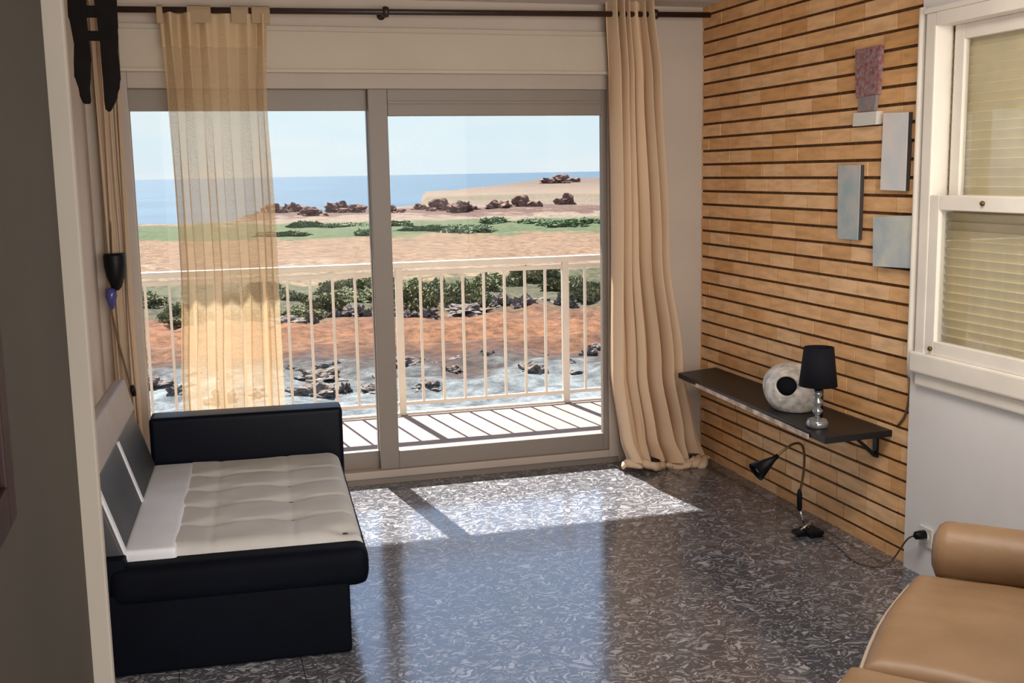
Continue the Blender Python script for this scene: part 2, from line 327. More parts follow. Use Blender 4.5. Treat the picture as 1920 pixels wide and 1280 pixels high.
def ground_mat():
    """bands of the land, by distance from the building (world metres), ragged by noise"""
    m = bpy.data.materials.new('coastal_ground'); m.use_nodes = True; nt = m.node_tree; N = nt.nodes; L = nt.links
    p = N['Principled BSDF']; p.inputs['Roughness'].default_value = .95; p.inputs['Specular IOR Level'].default_value = .1
    g = N.new('ShaderNodeNewGeometry')
    dt = node(nt, 'ShaderNodeVectorMath', operation='DOT_PRODUCT'); dt.inputs[1].default_value = (.246, .969, 0); L.new(g.outputs['Position'], dt.inputs[0])
    lg = node(nt, 'ShaderNodeMath', operation='LOGARITHM'); lg.inputs[1].default_value = 10; L.new(dt.outputs['Value'], lg.inputs[0])
    mp = N.new('ShaderNodeMapping'); mp.inputs['Scale'].default_value = (.16, .16, .1); L.new(g.outputs['Position'], mp.inputs[0])
    nz = N.new('ShaderNodeTexNoise'); nz.inputs['Scale'].default_value = 1; nz.inputs['Detail'].default_value = 8; nz.inputs['Roughness'].default_value = .68; L.new(mp.outputs[0], nz.inputs[0])
    mr = N.new('ShaderNodeMapRange'); mr.inputs[1].default_value = .3; mr.inputs[2].default_value = .7; mr.inputs[3].default_value = -.045; mr.inputs[4].default_value = .045; L.new(nz.outputs[0], mr.inputs[0])
    ad = node(nt, 'ShaderNodeMath', operation='ADD'); L.new(lg.outputs[0], ad.inputs[0]); L.new(mr.outputs[0], ad.inputs[1])
    nr = N.new('ShaderNodeMapRange'); nr.inputs[1].default_value = 1.3; nr.inputs[2].default_value = 2.8; L.new(ad.outputs[0], nr.inputs[0])
    rp = N.new('ShaderNodeValToRGB'); L.new(nr.outputs[0], rp.inputs[0]); e = rp.color_ramp.elements
    def pos(s): return (math.log10(s)-1.3)/1.5
    stops = [(20, (.30, .32, .335)), (31, (.32, .345, .36)), (36, (.26, .275, .28)), (38, (.10, .085, .08)), (42, (.17, .095, .07)), (44, (.29, .165, .11)), (48, (.33, .18, .12)), (51, (.27, .15, .105)), (53, (.20, .13, .09)),
             (57, (.13, .12, .08)), (70, (.14, .14, .085)), (73, (.34, .26, .18)), (80, (.40, .32, .25)), (86, (.34, .235, .17)), (118, (.33, .225, .16)), (124, (.12, .16, .08)), (160, (.15, .17, .095)), (165, (.36, .28, .22)),
             (178, (.37, .29, .24)), (183, (.18, .11, .09)), (215, (.20, .13, .11)), (226, (.34, .27, .22)), (280, (.24, .20, .14)), (320, (.36, .28, .22)), (600, (.24, .18, .15))]
    e[0].position = pos(stops[0][0]); e[0].color = (*stops[0][1], 1); e[1].position = 1; e[1].color = (*stops[-1][1], 1)
    for s, c in stops[1:-1]: q = e.new(pos(s)); q.color = (*c, 1)
    n2 = N.new('ShaderNodeTexNoise'); n2.inputs['Scale'].default_value = 1.7; n2.inputs['Detail'].default_value = 10; n2.inputs['Roughness'].default_value = .75; L.new(g.outputs['Position'], n2.inputs[0])
    cr = N.new('ShaderNodeValToRGB'); cr.color_ramp.elements[0].position = .35; cr.color_ramp.elements[0].color = (.38, .38, .38, 1); cr.color_ramp.elements[0].position = .40; cr.color_ramp.elements[1].position = .62; cr.color_ramp.elements[1].color = (1.6, 1.6, 1.6, 1); L.new(n2.outputs[0], cr.inputs[0])
    mx = N.new('ShaderNodeMixRGB'); mx.blend_type = 'MULTIPLY'; mx.inputs[0].default_value = .8; L.new(rp.outputs[0], mx.inputs[1]); L.new(cr.outputs[0], mx.inputs[2])
    hs = N.new('ShaderNodeHueSaturation'); hs.inputs['Saturation'].default_value = 1.25; hs.inputs['Value'].default_value = .40; L.new(mx.outputs[0], hs.inputs['Color']); L.new(hs.outputs[0], p.inputs['Base Color'])
    return m
M['ground'] = ground_mat()
M['sea'] = mat('sea_water', (.040, .078, .115), .35, .04, var=.25, vs=.02, bump=.4, bs=.25, dist=.3)
M['foam'] = mat('surf', (.6, .65, .66), .8)
M['slat'] = mat('cream_shutter_slat', (.88, .76, .52), .55, .3, var=.08, vs=10)
M['art_pink'] = mat('crimson_mottled_canvas', (.26, .07, .08), .7, .3, col2=(.34, .27, .28), vs=55)
M['art_white'] = mat('pale_washed_canvas', (.80, .75, .73), .7, .3, col2=(.66, .69, .73), vs=7)
M['art_blue'] = mat('grey_blue_canvas', (.36, .47, .50), .7, .3, col2=(.58, .54, .54), vs=9)
M['art_sea'] = mat('sea_blue_canvas', (.42, .49, .55), .7, .3, col2=(.62, .64, .58), vs=8)
M['artside_shadow'] = mat('shadow_canvas_side', (.05, .04, .04), .8)  # shadow beside the pictures, put into the dark colour of their sides
M['helmet'] = mat('white_speckled_helmet', (.80, .75, .68), .4, .5, col2=(.42, .40, .37), vs=30)
M['crystal'] = mat('cut_glass_lamp_stem', (.30, .31, .32), .12, .8, .6)

# ------------------------------------------------------------------ the room shell
struct(MB().box((-.6, -2, -.12), (4.2, D+.02, 0)).build('floor', M['floor']))
struct(MB().box((-.6, -2, 2.5), (4.2, D+.12, 2.62)).build('ceiling', M['ceiling']))
b = MB()
b.box((-.6, D, 0), (-.27, D+.12, 2.5)); b.box((2.26, D, 0), (XR+.15, D+.12, 2.5)); b.box((-.27, D, 2.33), (2.26, D+.12, 2.5))
struct(b.build('wall_back', M['paint']))
struct(MB().box((-.58, 2.30, 0), (-.44, D, 2.5)).build('wall_left', M['paint']))

def brick_wall():
    rnd = random.Random(5); H = .0728; Lb = .228
    bm = bmesh.new(); lay = bm.faces.layers.float.new('tone_f') if False else None
    tones = []
    def bx(x0, x1, y0, y1, z0, z1, mi, tone, bev=0):
        r = bmesh.ops.create_cube(bm, size=1)['verts']
        bmesh.ops.transform(bm, matrix=Matrix.Translation(((x0+x1)/2, (y0+y1)/2, (z0+z1)/2)) @ Matrix.Diagonal((x1-x0, y1-y0, z1-z0, 1)), verts=r)
        if bev:
            fr = [e for e in set(e for v in r for e in v.link_edges) if all(v.co.x < (x0+x1)/2 for v in e.verts)]
            bmesh.ops.bevel(bm, geom=fr, offset=bev, segments=1, affect='EDGES')
        bm.faces.ensure_lookup_table()
        for f in bm.faces[len(tones):]:
            f.material_index = mi; tones.append(tone)
    bx(XR+.007, XR+.15, YB, D+.12, 0, 2.5, 1, 0)
    z = -.028; k = 0
    while z < 2.5:
        off = rnd.choice([0, .5, .25, .75, .1, .6])*Lb
        y = D+off
        while y > YB:
            y1 = min(y, D); y0 = max(y-Lb+.006, YB)
            if y1-y0 > .02:
                dx = rnd.uniform(-.002, .002); zz0 = max(z+.013, 0); zz1 = min(z+H, 2.5)
                if zz1-zz0 > .01: bx(XR-.0+dx, XR+.02, y0, y1, zz0, zz1, 0, rnd.random(), 0)
            y -= Lb
        z += H; k += 1
    me = bpy.data.meshes.new('wall_right'); bm.to_mesh(me); n = len(me.polygons); bm.free()
    a = me.attributes.new('tone', 'FLOAT', 'FACE')
    a.data.foreach_set('value', (tones+[.5]*n)[:n])
    me.materials.append(M['brick']); me.materials.append(M['mortar'])
    o = bpy.data.objects.new('wall_right', me); COL.objects.link(o); struct(o)
brick_wall()

# white plastered wall after the bricks, with the window opening
WX = XR-.022
WY0, WY1, WZ0, WZ1 = 2.66, 3.695, .90, 2.16
b = MB()
b.box((WX, WY1, 0), (XR+.15, YB, 2.5)); b.box((WX, 1.0, 0), (XR+.15, WY0, 2.5))
b.box((WX, WY0, 0), (XR+.15, WY1, WZ0)); b.box((WX, WY0, WZ1), (XR+.15, WY1, 2.5))
struct(b.build('wall_window', M['paint_side']))

# corridor wall beside the camera, its pale casing
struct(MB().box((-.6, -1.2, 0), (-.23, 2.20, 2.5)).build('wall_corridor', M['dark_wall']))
struct(MB().box((-.6, 2.20, 0), (-.194, 2.235, 2.5), bev=.004).box((-.6, 2.235, 0), (-.215, 2.30, 2.5)).build('trim_1', M['jamb']))
# plinth strip under the sliding door
struct(MB().box((-.30, D-.005, 0), (2.26, D+.10, .035)).build('trim_2', M['frame']))

# shutter box over the door
b = MB(); b.box((-.27, D-.035, 2.15), (2.22, D+.12, 2.335), bev=.004)
b.box((-.27, D-.028, 2.335), (2.22, D+.1, 2.36), bev=.003)
b.box((-.27, D-.05, 2.135), (2.22, D+.1, 2.152), bev=.002)
struct(b.build('trim_3', M['box']))

# ------------------------------------------------------------------ sliding balcony door
dr = thing('door_1', None, None, (1.0, D, 0), kind='structure')
b = MB()
b.box((-.30, D-.01, .035), (-.245, D+.1, 2.14), bev=.004)          # left jamb
b.box((2.20, D-.02, .035), (2.26, D+.1, 2.14), bev=.004)           # right jamb
b.box((-.245, D-.01, 2.06), (2.20, D+.1, 2.14), bev=.004)          # head
b.box((-.245, D-.02, .035), (2.20, D+.1, .075), bev=.004)          # track
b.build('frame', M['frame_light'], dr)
# fixed / left leaf (outer track)
b = MB(); y0, y1 = D+.045, D+.085
b.box((-.245, y0, .075), (-.242, y1, 2.06)); b.box((.905, y0, .075), (.985, y1, 2.06), bev=.003)
b.box((-.245, y0, 1.955), (.985, y1, 2.06), bev=.003); b.box((-.245, y0, .075), (.985, y1, .17), bev=.003)
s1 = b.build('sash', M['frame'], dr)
MB().box((-.24, D+.062, .16), (.91, D+.067, 1.96)).build('glass_pane', M['glass'], s1)
# sliding / right leaf (inner track)
b = MB(); y0, y1 = D, D+.04
b.box((.908, y0, .075), (1.008, y1, 2.06), bev=.004); b.box((2.172, y0, .075), (2.20, y1, 2.06), bev=.003)
b.box((1.008, y0, 1.925), (2.172, y1, 2.06), bev=.004); b.box((1.008, y0, .075), (2.172, y1, .170), bev=.004)
b.box((1.008, y0-.008, 1.985), (2.172, y0, 2.0), bev=.002)
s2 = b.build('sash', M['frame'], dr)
MB().box((1.0, D+.017, .16), (2.18, D+.022, 1.94)).build('glass_pane', M['glass'], s2)

# ------------------------------------------------------------------ window with closed shutter on the right wall
wd = thing('window_1', None, None, (WX, 3.2, WZ0), kind='structure')
b = MB(); X0, X1 = WX-.03, WX+.05
b.box((X0, WY1-.035, WZ0-.02), (X1, WY1+.025, WZ1+.03), bev=.006); b.box((X0, WY0-.025, WZ0-.02), (X1, WY0+.035, WZ1+.03), bev=.006)
b.box((X0-.002, WY0+.035, WZ1-.02), (X1, WY1-.035, WZ1+.03), bev=.004); b.box((X0-.006, WY0-.035, WZ1+.03), (X1, WY1+.032, WZ1+.05), bev=.004)
b.box((X0-.012, WY0-.04, WZ0-.075), (X1, WY1+.04, WZ0+.005), bev=.008)
b.box((X0+.008, WY0-.03, WZ0-.13), (X1, WY1+.03, WZ0-.075), bev=.008)
b.build('window_frame', M['winframe'], wd)
def sash(x0, x1, ya, yb, za, zb, w, nm):
    q = MB(); q.box((x0, ya, za), (x1, ya+w, zb), bev=.004); q.box((x0, yb-w, za), (x1, yb, zb), bev=.004)
    q.box((x0, ya+w, zb-w), (x1, yb-w, zb), bev=.004); q.box((x0, ya+w, za), (x1, yb-w, za+w), bev=.004)
    s = q.build(nm, M['winframe'], wd)
    MB().box(((x0+x1)/2-.002, ya+w-.005, za+w-.005), ((x0+x1)/2+.002, yb-w+.005, zb-w+.005)).build('glass_pane', M['glass_side'], s)
    return s
sash(WX+.035, WX+.06, WY0+.035, WY1-.06, 1.46, WZ1-.02, .055, 'upper_sash')
ls = sash(WX-.028, WX+.005, WY0+.03, WY1-.035, WZ0+.005, 1.515, .055, 'lower_sash')
MB().lathe([(.008, 0), (.010, .006), (.006, .012), (0, .014)], 12, (WX-.028, 3.36, 1.49), Matrix.Rotation(-math.pi/2, 3, 'Y')).build('sash_screw', M['bronze'], ls)
MB().lathe([(.008, 0), (.010, .006), (.006, .012), (0, .014)], 12, (WX-.028, 3.62, .93), Matrix.Rotation(-math.pi/2, 3, 'Y')).build('sash_screw', M['bronze'], ls)
b = MB(); z = WZ0
while z < WZ1:
    b.hexa([(WX+.085, WY0, z), (WX+.098, WY0, z), (WX+.098, WY1, z), (WX+.085, WY1, z), (WX+.070, WY0, z+.0365), (WX+.10, WY0, z+.0365), (WX+.10, WY1, z+.0365), (WX+.070, WY1, z+.0365)], bev=.003, seg=1)
    z += .034
b.build('shutter', M['slat'], wd)

# ------------------------------------------------------------------ balcony
struct(MB().box((-1.8, D+.12, -.15), (4.6, 7.43, 0)).build('balcony_floor', M['deck']))
struct(MB().box((-1.8, 7.385, 0), (4.6, 7.43, .014), bev=.003).build('trim_4', M['railing']))
struct(MB().box((-1.8, D+.12, 2.66), (4.6, 6.98, 2.86)).build('balcony_slab_above', M['paint']))
ry = 7.40
rl = thing('balcony_railing', 'cream painted metal railing along the outer edge of the balcony', 'railing', (1.34, ry, 0))
b = MB(); b.box((-1.8, ry-.03, 1.005), (4.6, ry+.03, 1.045), bev=.008); b.build('top_rail', M['railing'], rl)
b = MB(); b.box((-1.8, ry-.012, .955), (4.6, ry+.012, .985), bev=.004); b.build('middle_rail', M['railing'], rl)
MB().box((-1.8, ry-.012, .064), (4.6, ry+.012, .090), bev=.004).build('bottom_rail', M['railing'], rl)
for i in range(-3, 3):
    x = 1.335+1.183*i
    if -1.8 < x < 4.6: MB().box((x-.024, ry-.02, .012), (x+.024, ry+.02, 1.006), bev=.004).build('post', M['railing'], rl)
    for k in range(1, 8):
        xx = x+k*1.183/8
        if -1.75 < xx < 4.55: MB().box((xx-.0085, ry-.0085, .088), (xx+.0085, ry+.0085, .957)).build('baluster', M['railing'], rl)

# ------------------------------------------------------------------ curtain rod and curtains
RY = 5.60
def rodz(x): return 2.405+(x+.27)*.012
rod = thing('curtain_rod', 'dark brown wooden curtain rod above the sliding door', 'curtain rod', (1.0, RY, rodz(1.0)))
MB().tube([(-.42, RY, rodz(-.42)), (2.74, RY, rodz(2.74))], .0145, 14).build('pole', M['rod'], rod)
for x in (.99, 2.42):
    b = MB(); b.lathe([(.0, -.016), (.024, -.014), (.028, 0), (.024, .014), (0, .016)], 16, (x, RY, rodz(x)), Matrix.Rotation(math.pi/2, 3, 'Y'))
    b.box((x-.007, RY, rodz(x)-.007), (x+.007, D, rodz(x)+.007)); b.lathe([(.022, 0), (.022, .006), (0, .008)], 14, (x, D, rodz(x)), Matrix.Rotation(math.pi/2, 3, 'X'))
    b.build('bracket', M['rod'], rod)

def drape(name, mt, rows, nfold, amp, nu=160, nv=60, ph=0, y0=RY, seed=1, puddle=None):
    """rows: list of (z, x left, x right); pleats run down"""
    bm = bmesh.new(); uv = bm.loops.layers.uv.new('UVMap'); rnd = random.Random(seed)
    w = [rnd.uniform(.6, 1.4) for _ in range(nfold+2)]
    acc = [0]
    for q in w: acc.append(acc[-1]+q)
    tot = acc[-1]
    def phase(u):
        t = u*tot
        for i in range(len(w)):
            if t <= acc[i+1]: return i+(t-acc[i])/w[i]
        return len(w)
    zt, zb = rows[0][0], rows[-1][0]
    grid = []
    for j in range(nv+1):
        v = j/nv; z = zt+(zb-zt)*v
        for a, c in zip(rows, rows[1:]):
            if z <= a[0]+1e-6 and z >= c[0]-1e-6:
                t = (a[0]-z)/(a[0]-c[0]); t2 = t*t*(3-2*t); xl = a[1]+(c[1]-a[1])*t2; xr = a[2]+(c[2]-a[2])*t2; break
        row = []
        for i in range(nu+1):
            u = i/nu; p = phase(u); am = amp*(.75+.35*math.sin(3.1*v+p*1.3))
            nn = mnoise.noise(Vector((u*7, z*1.1, seed)))*.014*(0.2+v)
            x = xl+(xr-xl)*u+.010*math.sin(4*math.pi*p+1)*min(1, 3*v)+nn
            y = y0+am*math.sin(2*math.pi*p+ph)+nn*1.4
            zz = z
            if puddle and v > .9:
                q = (v-.9)/.1; y -= puddle*q*q*(.6+.5*math.sin(p*2.2)); zz = z+.02*q*(1+math.sin(p*3.7))
            row.append((bm.verts.new((x, y, zz)), u, 1-v))
        grid.append(row)
    for j in range(nv):
        for i in range(nu):
            q = (grid[j][i], grid[j][i+1], grid[j+1][i+1], grid[j+1][i]); f = bm.faces.new([a[0] for a in q]); f.smooth = True
            for lp, a in zip(f.loops, q): lp[uv].uv = (a[1], a[2])
    me = bpy.data.meshes.new(name); bm.to_mesh(me); bm.free(); me.materials.append(mt)
    o = bpy.data.objects.new(name, me); COL.objects.link(o); return o
cu = drape('sheer_curtain', M['sheer'], [(2.395, -.075, .415), (1.95, -.065, .395), (1.2, -.06, .405), (.50, -.095, .40), (.02, -.10, .40)], 4, .034, ph=.6, seed=3, y0=RY)
tag(cu, 'sheer cream curtain hanging left of the door, see-through, beside the black sofa', 'curtain')
# hanging loops over the rod
for k, (xa, xb) in enumerate(((-.087, -.06), (.05, .157), (.25, .33), (.345, .43))):
    b = MB(); n = 8
    for q in range(n):
        pass
    zr = rodz((xa+xb)/2)
    pts = [(-.021, -.06), (-.021, 0), (-.015, .016), (0, .022), (.015, .016), (.021, 0), (.021, -.06)]
    poly = [(p[0], p[1]) for p in pts]+[(p[0]*.86, p[1]*.9) for p in reversed(pts)]
    b.prism(poly, lambda u, v, w, xa=xa, zr=zr: Vector((xa+w, RY+u, zr+v)), xb-xa)
    b.build('curtain_loop', M['tab'], cu)
cu2 = drape('sand_curtain', M['drape'], [(2.50, 2.16, 2.41), (2.1, 2.175, 2.45), (1.2, 2.18, 2.50), (.55, 2.175, 2.60), (.15, 2.22, 2.67), (.02, 2.24, 2.69)], 4, .058, ph=1.2, seed=9, y0=RY, nv=90, puddle=.11)
tag(cu2, 'opaque sand curtain gathered right of the door, its hem bunched on the floor', 'curtain')
# knotted hem on the floor
b = MB(); rnd = random.Random(4)
for k in range(11):
    a0 = Vector((2.24+.042*k, 5.49+.02*math.sin(k*1.7), .022+.008*math.sin(k)))
    pts = [a0+Vector((t*.10-.05, .035*math.sin(t*5+k), .018*math.sin(t*3.1+k*.5)+.006)) for t in [i/8 for i in range(9)]]
    b.tube(pts, [.006, .015, .021, .024, .024, .022, .018, .012, .005], 10)
b.build('hem', M['drape'], cu2, smooth=True)
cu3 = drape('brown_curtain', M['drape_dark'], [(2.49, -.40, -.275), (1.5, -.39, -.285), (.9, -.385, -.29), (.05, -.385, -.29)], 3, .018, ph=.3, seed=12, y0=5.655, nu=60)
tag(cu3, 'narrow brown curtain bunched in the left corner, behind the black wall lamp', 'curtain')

# ------------------------------------------------------------------ chaise sofa on the left
ang = math.radians(3.4); A = Vector((math.sin(ang), math.cos(ang), 0)); W = Vector((-math.cos(ang), math.sin(ang), 0))
O = Vector((.507, 3.665, 0)); SW, SL = .80, 1.22
def sp(a, w, z): return O+A*a+W*w+Vector((0, 0, z))
sofa = thing('sofa', 'small black sofa bed with grey tufted seat, beside the left wall', 'sofa', sp(.7, .4, 0))
def sbox(a0, a1, w0, w1, z0, z1, bev=.01, seg=3, mb=None):
    m_ = mb or MB()
    return m_.hexa([sp(a0, w0, z0), sp(a1, w0, z0), sp(a1, w1, z0), sp(a0, w1, z0), sp(a0, w0, z1), sp(a1, w0, z1), sp(a1, w1, z1), sp(a0, w1, z1)], bev=bev, seg=seg)
fit(sbox(-.012, SL+.16, .05, SW+.10, .004, .285, .012).build('base', M['navy'], sofa, smooth=True), 40)
# seat cushion: black sides, tufted grey top
def seat():
    tufts = []
    for wcol, z in ((.235+.24, 0), (.205, 0)):
        pass
    cols = [.505, .225]; rws = [.33, .565, .79, 1.01]
    for c in cols:
        for r in rws: tufts.append((r, c))
    tufts.append((.13, .05))
    bm = bmesh.new(); na, nw = 120, 84; a0, a1, w0, w1 = .07, SL, -.01, .625
    g = []
    for i in range(na+1):
        row = []
        for j in range(nw+1):
            u = i/na; v = j/nw; a = a0+(a1-a0)*u; w = w0+(w1-w0)*v
            ed = min(a-a0, w-w0, .06)/.06; ed2 = min(ed, 1); z = .355+.05*math.sqrt(max(0, 1-(1-ed2)**2))
            for (ta, tw) in tufts:
                d2 = ((a-ta)/.035)**2+((w-tw)/.05)**2; z -= .026*math.exp(-d2)
            for r in rws:      # shallow seams across
                z -= .014*math.exp(-((a-r)/.010)**2)*min(1, ed2*1.5)
            for c in cols: z -= .0025*math.exp(-((w-c)/.012)**2)
            z += .004*mnoise.noise(Vector((a*7, w*7, 2)))
            row.append(bm.verts.new(sp(a, w, z)))
        g.append(row)
    for i in range(na):
        for j in range(nw):
            f = bm.faces.new((g[i][j], g[i+1][j], g[i+1][j+1], g[i][j+1])); f.smooth = True
    # close to a solid
    rim = [g[i][0] for i in range(na+1)]+[g[na][j] for j in range(1, nw+1)]+[g[i][nw] for i in range(na-1, -1, -1)]+[g[0][j] for j in range(nw-1, 0, -1)]
    low = [bm.verts.new((v.co.x, v.co.y, .335)) for v in rim]; n = len(rim)
    for k in range(n): bm.faces.new((rim[k], rim[(k+1) % n], low[(k+1) % n], low[k]))
    bm.faces.new(low)
    bmesh.ops.recalc_face_normals(bm, faces=bm.faces)
    me = bpy.data.meshes.new('seat_cushion'); bm.to_mesh(me); bm.free(); me.materials.append(M['seat_fabric'])
    o = bpy.data.objects.new('seat_cushion', me); COL.objects.link(o); o.parent = sofa; o.matrix_parent_inverse = wm(sofa).inverted()
    tag(o, 'grey tufted seat top'); fit(o, 60)
    for (ta, tw) in tufts:
        MB().lathe([(0, -.004), (.014, -.002), (.015, .003), (.009, .007), (0, .009)], 12, sp(ta, tw, .376)).build('tuft_button', M['button'], o)
seat()
fit(sbox(-.02, SL, -.02, .83, .235, .372, .05, 6).build('seat_border', M['navy'], sofa, smooth=True), 50)
q = sbox(.06, SL, .615, .79, .345, .408, .018, 4).build('seat_strip', M['grey_leather'], sofa, smooth=True); tag(fit(q, 50), 'pale grey leather strip along the backrest')
# backrest: leaning slab with grey band on top and grey piping stripes
def bk(a, t, dn):     # t 0 bottom..1 top of the face, dn thickness to the wall
    w = .775+.085*t+dn; z = .38+.27*t
    return sp(a, w, z)
def slab(a0, a1, t0, t1, d0, d1, bev, mb=None):
    return (mb or MB()).hexa([bk(a0, t0, d0), bk(a1, t0, d0), bk(a1, t0, d1), bk(a0, t0, d1), bk(a0, t1, d0), bk(a1, t1, d0), bk(a1, t1, d1), bk(a0, t1, d1)], bev=bev, seg=3)
bp = slab(.05, 1.24, -.12, 1.0, 0, .075, .012).build('backrest', M['back_leather'], sofa, smooth=True); fit(bp, 50)
b = MB()
for a in (.055, .65): tag(slab(a, a+.035, 0.0, .98, -.006, .02, .003).build('stripe', M['grey_leather'], bp), 'pale grey stripe down the backrest')
q = MB().hexa([sp(.03, .852, .648), sp(1.25, .852, .648), sp(1.25, .93, .648), sp(.03, .93, .648), sp(.03, .885, .785), sp(1.25, .885, .785), sp(1.25, .935, .785), sp(.03, .935, .785)], bev=.014, seg=4).build('headrest_band', M['taupe'], sofa, smooth=True)
tag(fit(q, 50), 'taupe band on top of the backrest')
fit(sbox(-.0, 1.24, .775, .90, .24, .40, .01).build('back_base', M['navy'], sofa), 50)
fit(sbox(SL+.02, SL+.17, -.03, .80, .24, .605, .022, 4).build('arm', M['navy_gloss'], sofa, smooth=True), 50)

# ------------------------------------------------------------------ tan leather sofa, lower right
th = math.radians(45.7); a_ = Vector((math.sin(th), math.cos(th), 0)); b_ = Vector((math.cos(th), -math.sin(th), 0))
TO = Vector((2.025, 2.745, 0))
def tp(a, b, z): return TO+a_*a+b_*b+Vector((0, 0, z))
ts = thing('leather_sofa', 'tan leather sofa with round rolled arm, partly in view at lower right', 'sofa', tp(-.8, .4, 0))
def cushion(a0, a1, b0, b1, zt, zb, mound, name, rad=.05):
    bm = bmesh.new(); n = 40; g = []
    def prof(t): return math.sqrt(max(0, 1-(1-min(t/rad, 1))**2))
    for i in range(n+1):
        row = []
        for j in range(n+1):
            # denser near the edges
            u = .5-.5*math.cos(math.pi*i/n); v = .5-.5*math.cos(math.pi*j/n); a = a0+(a1-a0)*u; b2 = b0+(b1-b0)*v
            t = min(a-a0, a1-a, b2-b0, b1-b2)
            z = zt-rad+rad*prof(t)+mound*math.sin(math.pi*u)*math.sin(math.pi*min(v*1.2, 1))+.006*mnoise.noise(Vector((a*5, b2*5, zt)))
            z += .004*mnoise.noise(Vector((a*16, b2*5, 9)))
            row.append(bm.verts.new(tp(a, b2-.02*math.sin(math.pi*u)*(1-v), z)))
        g.append(row)
    for i in range(n):
        for j in range(n): f = bm.faces.new((g[i][j], g[i+1][j], g[i+1][j+1], g[i][j+1])); f.smooth = True
    rim = [g[i][0] for i in range(n+1)]+[g[n][j] for j in range(1, n+1)]+[g[i][n] for i in range(n-1, -1, -1)]+[g[0][j] for j in range(n-1, 0, -1)]
    low = [bm.verts.new((v.co.x, v.co.y, zb)) for v in rim]; k_ = len(rim)
    for k in range(k_): bm.faces.new((rim[k], rim[(k+1) % k_], low[(k+1) % k_], low[k])).smooth = True
    bm.faces.new(low); bmesh.ops.recalc_face_normals(bm, faces=bm.faces)
    me = bpy.data.meshes.new(name); bm.to_mesh(me); bm.free(); me.materials.append(M['tan'])
    o = bpy.data.objects.new(name, me); COL.objects.link(o); o.parent = ts; o.matrix_parent_inverse = wm(ts).inverted(); fit(o, 60)
    pts = [tp(a0+(a1-a0)*(.04+.92*k/20), b0-.004-.02*math.sin(math.pi*(.04+.92*k/20)), zt-rad+.004) for k in range(21)]
    MB().tube(pts, .006, 8).build('piping', M['tanpipe'], o, smooth=True)
    return o
cushion(-.70, .02, 0, .62, .425, .24, .012, 'seat_cushion')
cushion(-1.42, -.705, -.03, .62, .425, .24, .014, 'seat_cushion')
def tbox(a0, a1, b0, b1, z0, z1, bev, nm, m=M['tan']):
    q = MB().hexa([tp(a0, b0, z0), tp(a1, b0, z0), tp(a1, b1, z0), tp(a0, b1, z0), tp(a0, b0, z1), tp(a1, b0, z1), tp(a1, b1, z1), tp(a0, b1, z1)], bev=bev, seg=4)
    return fit(q.build(nm, m, ts, smooth=True), 50)
tbox(-1.42, .10, .02, .74, .06, .26, .02, 'base')
tbox(-1.42, .10, .60, .80, .10, .80, .05, 'backrest')
for (a, bb) in ((.04, .08), (.04, .7), (-1.36, .08), (-1.36, .7)):
    tbox(a-.03, a+.03, bb-.03, bb+.03, 0, .07, .004, 'foot', M['black'])
# rolled arm
b = MB(); AX, AZ, R1 = .070, .478, .092
rr = Matrix((a_, Vector((0, 0, 1)), b_)).transposed()
prof = [(0, -.030), (R1*.55, -.027), (R1*.85, -.014), (R1*.97, 0), (R1, .02), (R1*.985, .045), (R1, .055), (R1*1.0, .3), (R1*1.01, .62)]
b.lathe(prof, 40, tp(AX, .075, AZ), rr)
arm = b.build('arm_roll', M['tan'], ts, smooth=True)
tbox(AX-.075, AX+.075, .08, .62, .08, .44, .02, 'arm_panel')

# ------------------------------------------------------------------ shelf on the bricks and what stands on it
SZ = .54
sh = thing('wall_shelf', 'long black shelf fixed low on the brick wall', 'shelf', (XR-.15, 4.7, SZ-.03))
xs = XR
MB().hexa([(2.435, 3.895, SZ-.028), (2.500, 5.46, SZ-.028), (xs, 5.54, SZ-.028), (xs, 3.915, SZ-.028), (2.435, 3.895, SZ), (2.500, 5.46, SZ), (xs, 5.54, SZ), (xs, 3.915, SZ)], bev=.003).build('board', M['shelf'], sh)
q = MB().hexa([(2.430, 4.02, SZ-.034), (2.493, 5.28, SZ-.034), (2.500, 5.28, SZ-.034), (2.4365, 4.02, SZ-.034), (2.430, 4.02, SZ-.014), (2.493, 5.28, SZ-.014), (2.500, 5.28, SZ-.014), (2.4365, 4.02, SZ-.014)], bev=.001).build('edge_strip', M['edge'], sh); tag(q, 'pale front edge')
for y in (4.02, 5.2):
    b = MB(); b.box((2.60, y-.012, SZ-.040), (XR, y+.012, SZ-.028)); b.box((XR-.012, y-.014, SZ-.14), (XR+.0, y+.014, SZ-.03))
    b.hexa([(XR-.012, y-.006, SZ-.12), (XR-.012, y+.006, SZ-.12), (XR-.02, y+.006, SZ-.135), (XR-.02, y-.006, SZ-.135), (XR-.11, y-.006, SZ-.036), (XR-.11, y+.006, SZ-.036), (XR-.125, y+.006, SZ-.036), (XR-.125, y-.006, SZ-.036)])
    b.build('bracket', M['shelf'], sh)

